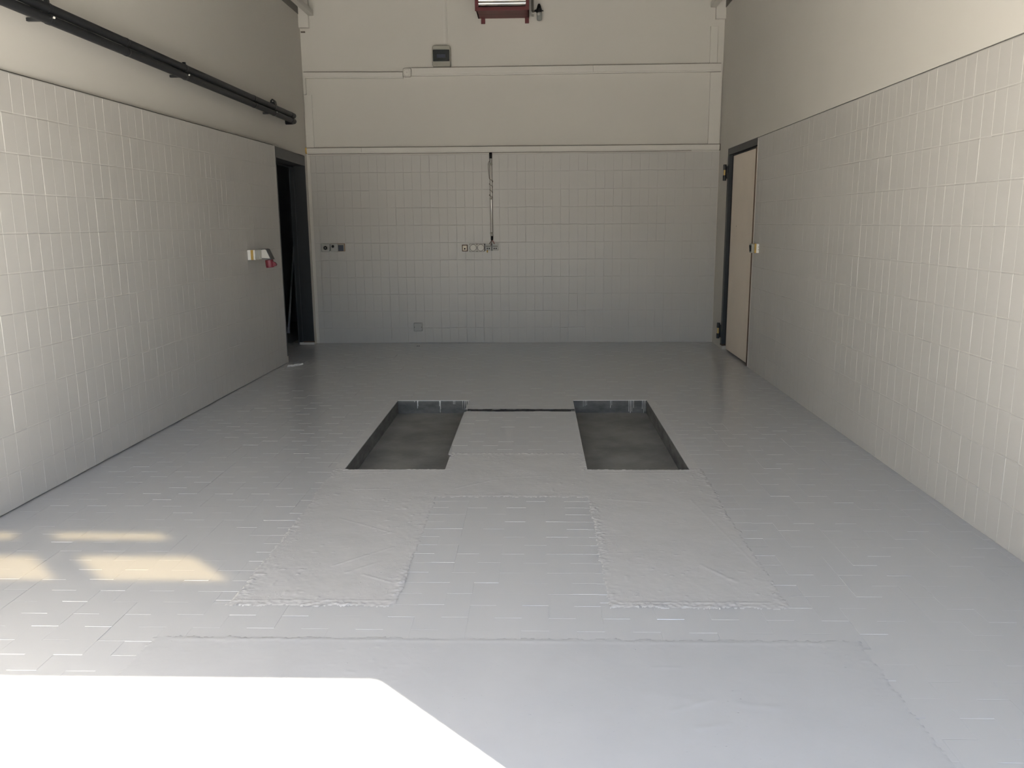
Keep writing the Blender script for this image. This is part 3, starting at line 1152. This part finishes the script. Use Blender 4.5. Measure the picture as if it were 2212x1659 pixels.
def dist_box():
    t = thing('distribution_box', (1.528, D, 2.998), 'grey distribution box with dark smoked window above the trunking on the back wall', 'electrical box')
    x0, x1, z0, z1 = 1.431, 1.624, 2.998, 3.21
    y = D - .085
    b = MB()
    b.rbox(x0, x1, y, D, z0, z1, .016)
    b.build('housing', M_GREYD, t)
    w = MB()
    w.rbox(x0 + .008, x1 - .008, y - .012, y + .01, z0 + .05, z1 - .045, .006)
    win = w.build('window', M_SMOKE, t)
    m = MB()
    m.box(x0 + .05, x1 - .05, y - .0135, y - .01, z0 + .085, z0 + .12)
    m.build('breaker_row', M_BLUE, win)
    c = MB()
    c.tube([(1.585, D - .007, ZC), (1.5855, D - .007, 3.205)], .006, 10)
    tag(c.build('cable', M_TRUNK), 'thin painted cable running up the back wall from the distribution box', 'cable')
    tag(MB().box(1.548, 1.566, D - .005, D, 3.205, ZC).build('cable_duct', M_TRUNK, None, .001), 'narrow painted duct left of the thin cable above the distribution box', 'cable duct')


dist_box()

# ------------------------------------------------------------------ trunking on the back wall


def trunk(x0, x1, z0, z1, d, label, name='cable_trunking', dz=0.0, group=None, seams=(), bottom=False):
    """body with a separate lid; dz is the rise of the right end"""
    def bar(b_, a, c, lo, hi, y0, y1):
        ra, rc = dz * (a - x0) / max(x1 - x0, 1e-6), dz * (c - x0) / max(x1 - x0, 1e-6)
        b_.hexa([(a, y0, lo + ra), (c, y0, lo + rc), (c, y1, lo + rc), (a, y1, lo + ra), (a, y0, hi + ra), (c, y0, hi + rc), (c, y1, hi + rc), (a, y1, hi + ra)])
    b_ = MB()
    bar(b_, x0, x1, z0, z1, D - d * .75, D)
    o = b_.build(name, M_TRUNK, None, .0015)
    tag(o, label, 'cable trunking', group)
    cuts = [x0] + list(seams) + [x1]
    for a, c in zip(cuts[:-1], cuts[1:]):
        l = MB()
        bar(l, a + .0012, c - .0012, z0 + (z1 - z0) * .16, z1 - .002, D - d, D - d * .74)
        l.build('lid', M_TRUNK, o, .0015)
    g_ = MB()  # strip painted dark for the shadow and dust line
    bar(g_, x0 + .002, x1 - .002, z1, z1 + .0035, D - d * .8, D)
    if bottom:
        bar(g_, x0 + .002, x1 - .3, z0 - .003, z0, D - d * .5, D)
    g_.build('shade_dust_line', M_DARKLINE, o)
    return o


trunk(.018, 1.102, 2.905, 2.967, .035, 'short painted cable trunking left of the round junction box', dz=-.012)
trunk(1.196, 4.515, 2.912, 2.994, .04, 'long painted cable trunking right of the round junction box', dz=.006, seams=(3.151,))
low = trunk(.012, 4.53, 2.111, 2.172, .045, 'long painted cable trunking along the top of the back wall tiles', dz=-.004, seams=(.622, 2.584), bottom=True)
e = MB().box(-.012, .014, D - .047, D - .001, 2.112, 2.176).build('end_piece', M_YEL, low)
e['label'] = 'yellowish unpainted end piece'
e = MB().box(4.53, 4.5365, D - .046, D - .002, 2.106, 2.17).build('end_strip', M_DARKLINE, low)  # dark strip drawn down the right end


def vtrunk(x0, x1, z0, z1, d, label):
    b_ = MB()
    b_.box(x0, x1, D - d, D, z0, z1)
    b_.box(x0 + .004, x1 - .004, D - d - .002, D - d, z0 + .004, z1 - .004)
    tag(b_.build('vertical_trunking', M_TRUNK, None, .0015), label, 'cable trunking')


vtrunk(4.392, 4.472, 3.0, 3.377, .018, 'vertical painted trunking above the long trunking in the right corner')
vtrunk(4.404, 4.53, 2.171, 2.912, .022, 'wide vertical painted trunking below the long trunking in the right corner')
vtrunk(.014, .036, 2.737, 2.905, .03, 'short narrow vertical trunking below the upper trunking in the left corner')
vtrunk(.005, .092, 2.174, 2.735, .010, 'wide vertical painted trunking above the lower trunking in the left corner')
MBx = MB().box(.012, .055, D - .02, D, 3.373, 3.385)  # dark bar drawn for a tiny gap in the wall
tag(MBx.build('wall_dash', M_DARKLINE), 'small dark anchor on the back wall near the top of the left corner', 'dash')


def junction():
    t = thing('junction_box', (1.149, D, 2.947), 'square painted junction box with round lid on the upper trunking', 'junction box')
    MB().rbox(1.104, 1.194, D - .05, D, 2.904, 2.994, .02).build('base', M_TRUNK, t)
    lid = MB().lathe((1.149, D - .05, 2.947), (0, -1, 0), [(0, .036), (.004, .036), (.007, .032), (.008, .02)], 28).build('lid', M_TRUNK, t)
    MB().lathe((1.149, D - .058, 2.947), (0, -1, 0), [(0, .004), (.002, .003)], 10).build('screw', M_GREYD, lid)


junction()

# low grey box on the tiles
t = thing('wall_box', (1.184, D, .137), 'square grey cover plate low on the back wall near the floor', 'junction box')
MB().rbox(1.135, 1.234, D - .028, D + .004, .137, .233, .008).build('base', M_GREY, t)
cv = MB().rbox(1.139, 1.230, D - .034, D - .026, .141, .229, .006).build('cover', M_GREY, t)
for sx in (1.145, 1.224):
    MB().lathe((sx, D - .034, .185), (0, -1, 0), [(0, .004), (.002, .003)], 10).build('screw', M_BLK, cv)
t = thing('floor_screw', (1.213, 9.068, .0), 'two tiny dark dots on the floor below the grey cover plate', 'screw')
for dx in (-.008, .012):
    MB().lathe((1.213 + dx, 9.068, -.001), (0, 0, 1), [(0, .006), (.003, .006), (.006, .004)], 10).build('head', M_BLK, t)

# ------------------------------------------------------------------ conduit and wires


def conduit():
    xc, y = 2.0405, D - .020
    t = thing('conduit', (xc, D, 1.18), 'shiny steel conduit running down the back wall tiles from the trunking', 'conduit')
    MB().tube([(xc - .001, y, 2.10), (xc, y, 1.6), (xc + .003, y, 1.165)], .0105, 20).build('tube', M_CHROME, t)
    MB().tube([(xc - .001, y, 2.108), (xc - .001, y, 2.045)], .0165, 16).build('top_sleeve', M_BLK, t)
    MB().tube([(xc + .003, y, 1.205), (xc + .003, y, 1.16)], .0135, 16).build('bottom_sleeve', M_BLK, t)
    for z in (1.985, 1.615, 1.235):
        c = MB()
        c.tube([(xc, y, z + .012), (xc, y, z - .012)], .0145, 16)
        c.box(xc - .020, xc + .020, y + .006, D - .002, z - .010, z + .010)
        c.build('clip', M_GREYD, t)
    # brown cable: a loop on the left, then wound round the tube
    pts = [(xc - .010, y - .006, 2.01), (xc - .022, y - .004, 2.012), (xc - .030, y, 1.985), (xc - .029, y, 1.94), (xc - .024, y, 1.88), (xc - .019, y, 1.84)]
    z = 1.83
    for k in range(40):
        a = math.pi + k * .55
        rr = .0155 + .006 * max(0, math.sin(k * .21))
        pts.append((xc + rr * math.cos(a), y - .000 + rr * .85 * math.sin(a), z))
        z -= .0052
    MB().tube(pts, .0026, 8).build('wound_cable', M_CABLE, t)
    # strands added at both sides for the tube's dark reflected edges
    MB().tube([(xc - .0125, D - .008, 2.06), (xc - .012, D - .008, 1.6), (xc - .009, D - .008, 1.17)], .0028, 8).build('cable', M_CABLE, t)
    MB().tube([(xc + .0105, D - .008, 2.06), (xc + .0115, D - .008, 1.6), (xc + .0145, D - .008, 1.17)], .0028, 8).build('cable', M_CABLE, t)
    for pts, m in (([(xc + .000, y, 1.165), (xc - .006, y - .003, 1.150), (xc - .018, y, 1.135), (xc - .028, y + .002, 1.116)], M_CABLE),
                   ([(xc + .002, y, 1.165), (xc + .001, y - .006, 1.148), (xc - .006, y - .004, 1.13), (xc - .012, y - .002, 1.10)], M_CABLE),
                   ([(xc + .005, y, 1.165), (xc + .012, y - .003, 1.150), (xc + .022, y, 1.138), (xc + .030, y + .002, 1.116)], M_REDW)):
        w = MB().tube(pts, .0034, 8).build('wire', m, t)
        if m is M_REDW:
            w['label'] = 'reddish wire'


conduit()

# ------------------------------------------------------------------ sockets and switches on the back wall
WY = D - .003   # tile face


def plate(t, x0, x1, z0, z1, d, m, bev=.008, name='plate'):
    return MB().rbox(x0, x1, WY - d, WY + .004, z0, z1, bev).build(name, m, t)


def disc(t, x, z, y, r, d, m, name):
    return MB().lathe((x, y, z), (0, -1, 0), [(0, r), (d * .7, r), (d, r * .9)], 28).build(name, m, t)


def ring(t, x, z, y, r0, r1, d, m, name):
    return MB().lathe((x, y, z), (0, -1, 0), [(0, r1), (d * .7, r1), (d, (r0 + r1) / 2), (d * .6, r0), (d * .1, r0 * .98), (d * .1, .0005)], 28).build(name, m, t)


# left pair
t = thing('wall_socket', (.164, WY, 1.09), 'grey round socket on the back wall beside the left doorway, leftmost', 'socket')
pl = plate(t, .117, .2115, 1.044, 1.1355, .038, M_GREY, .014)
rm = ring(pl, .166, 1.087, WY - .038, .021, .028, .006, M_GREYD, 'rim')
rc = disc(pl, .166, 1.087, WY - .038, .0235, .002, M_BLK, 'recess')
disc(pl, .166, 1.087, WY - .040, .007, .004, M_GREYD, 'pin')
t = thing('switch_unit', (.30, WY, 1.09), 'grey key switch with a dark square beside it, right of the round socket', 'switch')
plate(t, .221, .379, 1.047, 1.1335, .018, M_ORANGE, .004, 'back_plate')
kc = plate(t, .222, .309, 1.0435, 1.1325, .036, M_GREY, .013, 'cover')
MB().box(.222, .376, WY - .021, WY - .017, 1.05, 1.1305).build('frame', M_GREYD, t)
disc(kc, .252, 1.103, WY - .036, .0185, .005, M_GREYD, 'lock_ring')
disc(kc, .252, 1.103, WY - .041, .0145, .004, M_BLK, 'lock')
MB().rbox(.309, .3665, WY - .027, WY - .019, 1.052, 1.116, .003).build('dark_plate', M_BLUE, t)
# middle group
t = thing('small_outlet', (1.736, WY, 1.075), 'small beige outlet in a brown frame, left end of the middle row', 'outlet')
plate(t, 1.704, 1.768, 1.037, 1.112, .008, M_BROWN, .002, 'frame')
plate(t, 1.713, 1.759, 1.046, 1.103, .013, M_BEIGE, .003)
MB().box(1.729, 1.743, WY - .0145, WY - .012, 1.058, 1.076).build('jack', M_BLK, t)
t = thing('blank_cover', (1.873, WY, 1.077), 'double blank cover with two painted round plates in the middle row', 'cover')
MB().rbox(1.788, 1.9585, WY - .010, WY + .003, 1.033, 1.1215, .006).build('frame', M_RIM, t)
for x in (1.831, 1.9155):
    MB().rbox(x - .0405, x + .0405, WY - .013, WY - .009, 1.036, 1.1185, .012).build('plate', M_TRUNK, t)
    ring(t, x, 1.077, WY - .013, .0345, .0385, .004, M_RIM, 'rim')
    disc(t, x, 1.077, WY - .013, .0345, .006, M_TRUNK, 'disc')
for i, (x0, x1, lab) in enumerate(((1.965, 2.037, 'grey socket with two black holes under the conduit, left of the last'), (2.042, 2.115, 'grey socket with two black holes, right end of the middle row'))):
    t = thing('wall_socket', ((x0 + x1) / 2, WY, 1.083), lab, 'socket', 'grey sockets below the conduit')
    xm = (x0 + x1) / 2
    MB().box(x0 - .007, x0 + .004, WY - .010, WY + .002, 1.043, 1.121).build('side_gap', M_BLK, t)
    pl = plate(t, x0 + .001, x1, 1.045, 1.120, .016, M_GREY, .004)
    MB().box(xm - .027, xm + .027, WY - .018, WY - .015, 1.088, 1.098).build('label_strip', M_RIM, pl)
    for dx in (-.011, .011):
        disc(pl, xm + dx, 1.068, WY - .016, .0075, .0015, M_BLK, 'hole')
    if i == 0:
        MB().tube([(xm - .010, WY - .012, 1.05), (xm - .012, WY - .016, 1.035), (xm - .012, WY - .014, 1.022)], [.006, .009, .004], 10).build('wire_end', M_YEL, t)

# ------------------------------------------------------------------ red power socket on the left wall


def cee():
    y0, y1 = 7.085, 7.175
    xw = XL(7.1) - .001
    t = thing('power_socket', (xw, 7.13, 1.05), 'grey power socket with open lid and red plug on the left wall beside the doorway', 'socket')
    zc0, zc1 = 1.052, 1.136
    for xa, xb, m, nm in ((xw, xw + .027, M_WHITE, 'base'), (xw + .027, xw + .05, M_YEL, 'tape_band'), (xw + .05, xw + .068, M_WHITE, 'collar')):
        MB().box(xa, xb, y0, y1, zc0, zc1).build(nm, m, t, .002)
    b_ = MB()
    b_.prism([(xw + .066, 1.054), (xw + .066, 1.138), (xw + .10, 1.142), (xw + .122, 1.138), (xw + .122, 1.06), (xw + .10, 1.052)], 1, y0 - .004, y1 + .004)
    b_.build('housing', M_GREYD, t, .003)
    # seal between housing and lid: rounded ridges
    b_ = MB()
    for xo in (.080, .105):
        b_.tube([(xw + xo, y0 - .006, 1.062), (xw + xo - .004, y0 - .008, 1.095), (xw + xo, y0 - .006, 1.132)], .006, 8)
    b_.build('ridge', M_GREY, t)
    # slanted lid: frame with pale panel
    A = [(xw + .120, 1.062), (xw + .120, 1.142), (xw + .152, 1.146), (xw + .168, 1.142), (xw + .206, 1.056), (xw + .19, 1.052)]
    b_ = MB()
    b_.prism(A, 1, y0, y1)
    ld = b_.build('lid', M_FRAME, t, .002)
    Bp = [(xw + .1235, 1.068), (xw + .1235, 1.137), (xw + .150, 1.1415), (xw + .162, 1.138), (xw + .194, 1.064)]
    b_ = MB()
    b_.prism(Bp, 1, y0 - .003, y0)
    b_.build('lid_panel', M_PALE, ld)
    # red plug below the lid, pointing down and out
    base = Vector((xw + .170, 7.13, 1.052))
    ax = Vector((.10, 0, -1)).normalized()
    b_ = MB()
    b_.lathe(base, ax, [(0, .031), (.004, .035), (.05, .036), (.055, .0345), (.064, .0345), (.068, .031)], 24)
    rp = b_.build('red_plug', M_REDD, t)
    b_ = MB()
    b_.prism([(xw + .198, 1.040), (xw + .222, 1.030), (xw + .236, 1.012), (xw + .230, .998), (xw + .20, .992)], 1, 7.115, 7.145)
    b_.build('latch', M_REDD, rp, .002)


cee()


def right_switch():
    yw0, yw1 = 7.478, 7.562
    xw = XR(7.5) + .001
    t = thing('light_switch', (xw, 7.52, 1.07), 'surface mounted light switch on the right wall beside the beige door', 'switch')
    z0, z1 = 1.069, 1.150
    MB().box(xw - .024, xw, yw0, yw1, z0, z1).build('base', M_WHITE, t, .003)
    MB().box(xw - .040, xw - .024, yw0 - .001, yw1 + .001, z0 - .001, z1 + .001).build('tape_band', M_YEL, t, .002)
    MB().box(xw - .066, xw - .040, yw0, yw1, z0, z1).build('cover', M_GREYD, t, .006)
    MB().prism([(xw - .064, 1.082), (xw - .064, 1.137), (xw - .072, 1.137), (xw - .066, 1.082)], 1, yw0 + .012, yw1 - .012).build('rocker', M_BLK, t)
    for z in (1.098, 1.122):
        MB().lathe((xw - .006, yw0, z), (0, -1, 0), [(0, .004), (.0015, .003)], 10).build('knockout', M_GREYD, t)


right_switch()

for o in EMPTIES:
    if '_loc' in o:
        del o['_loc']
bpy.context.view_layer.update()
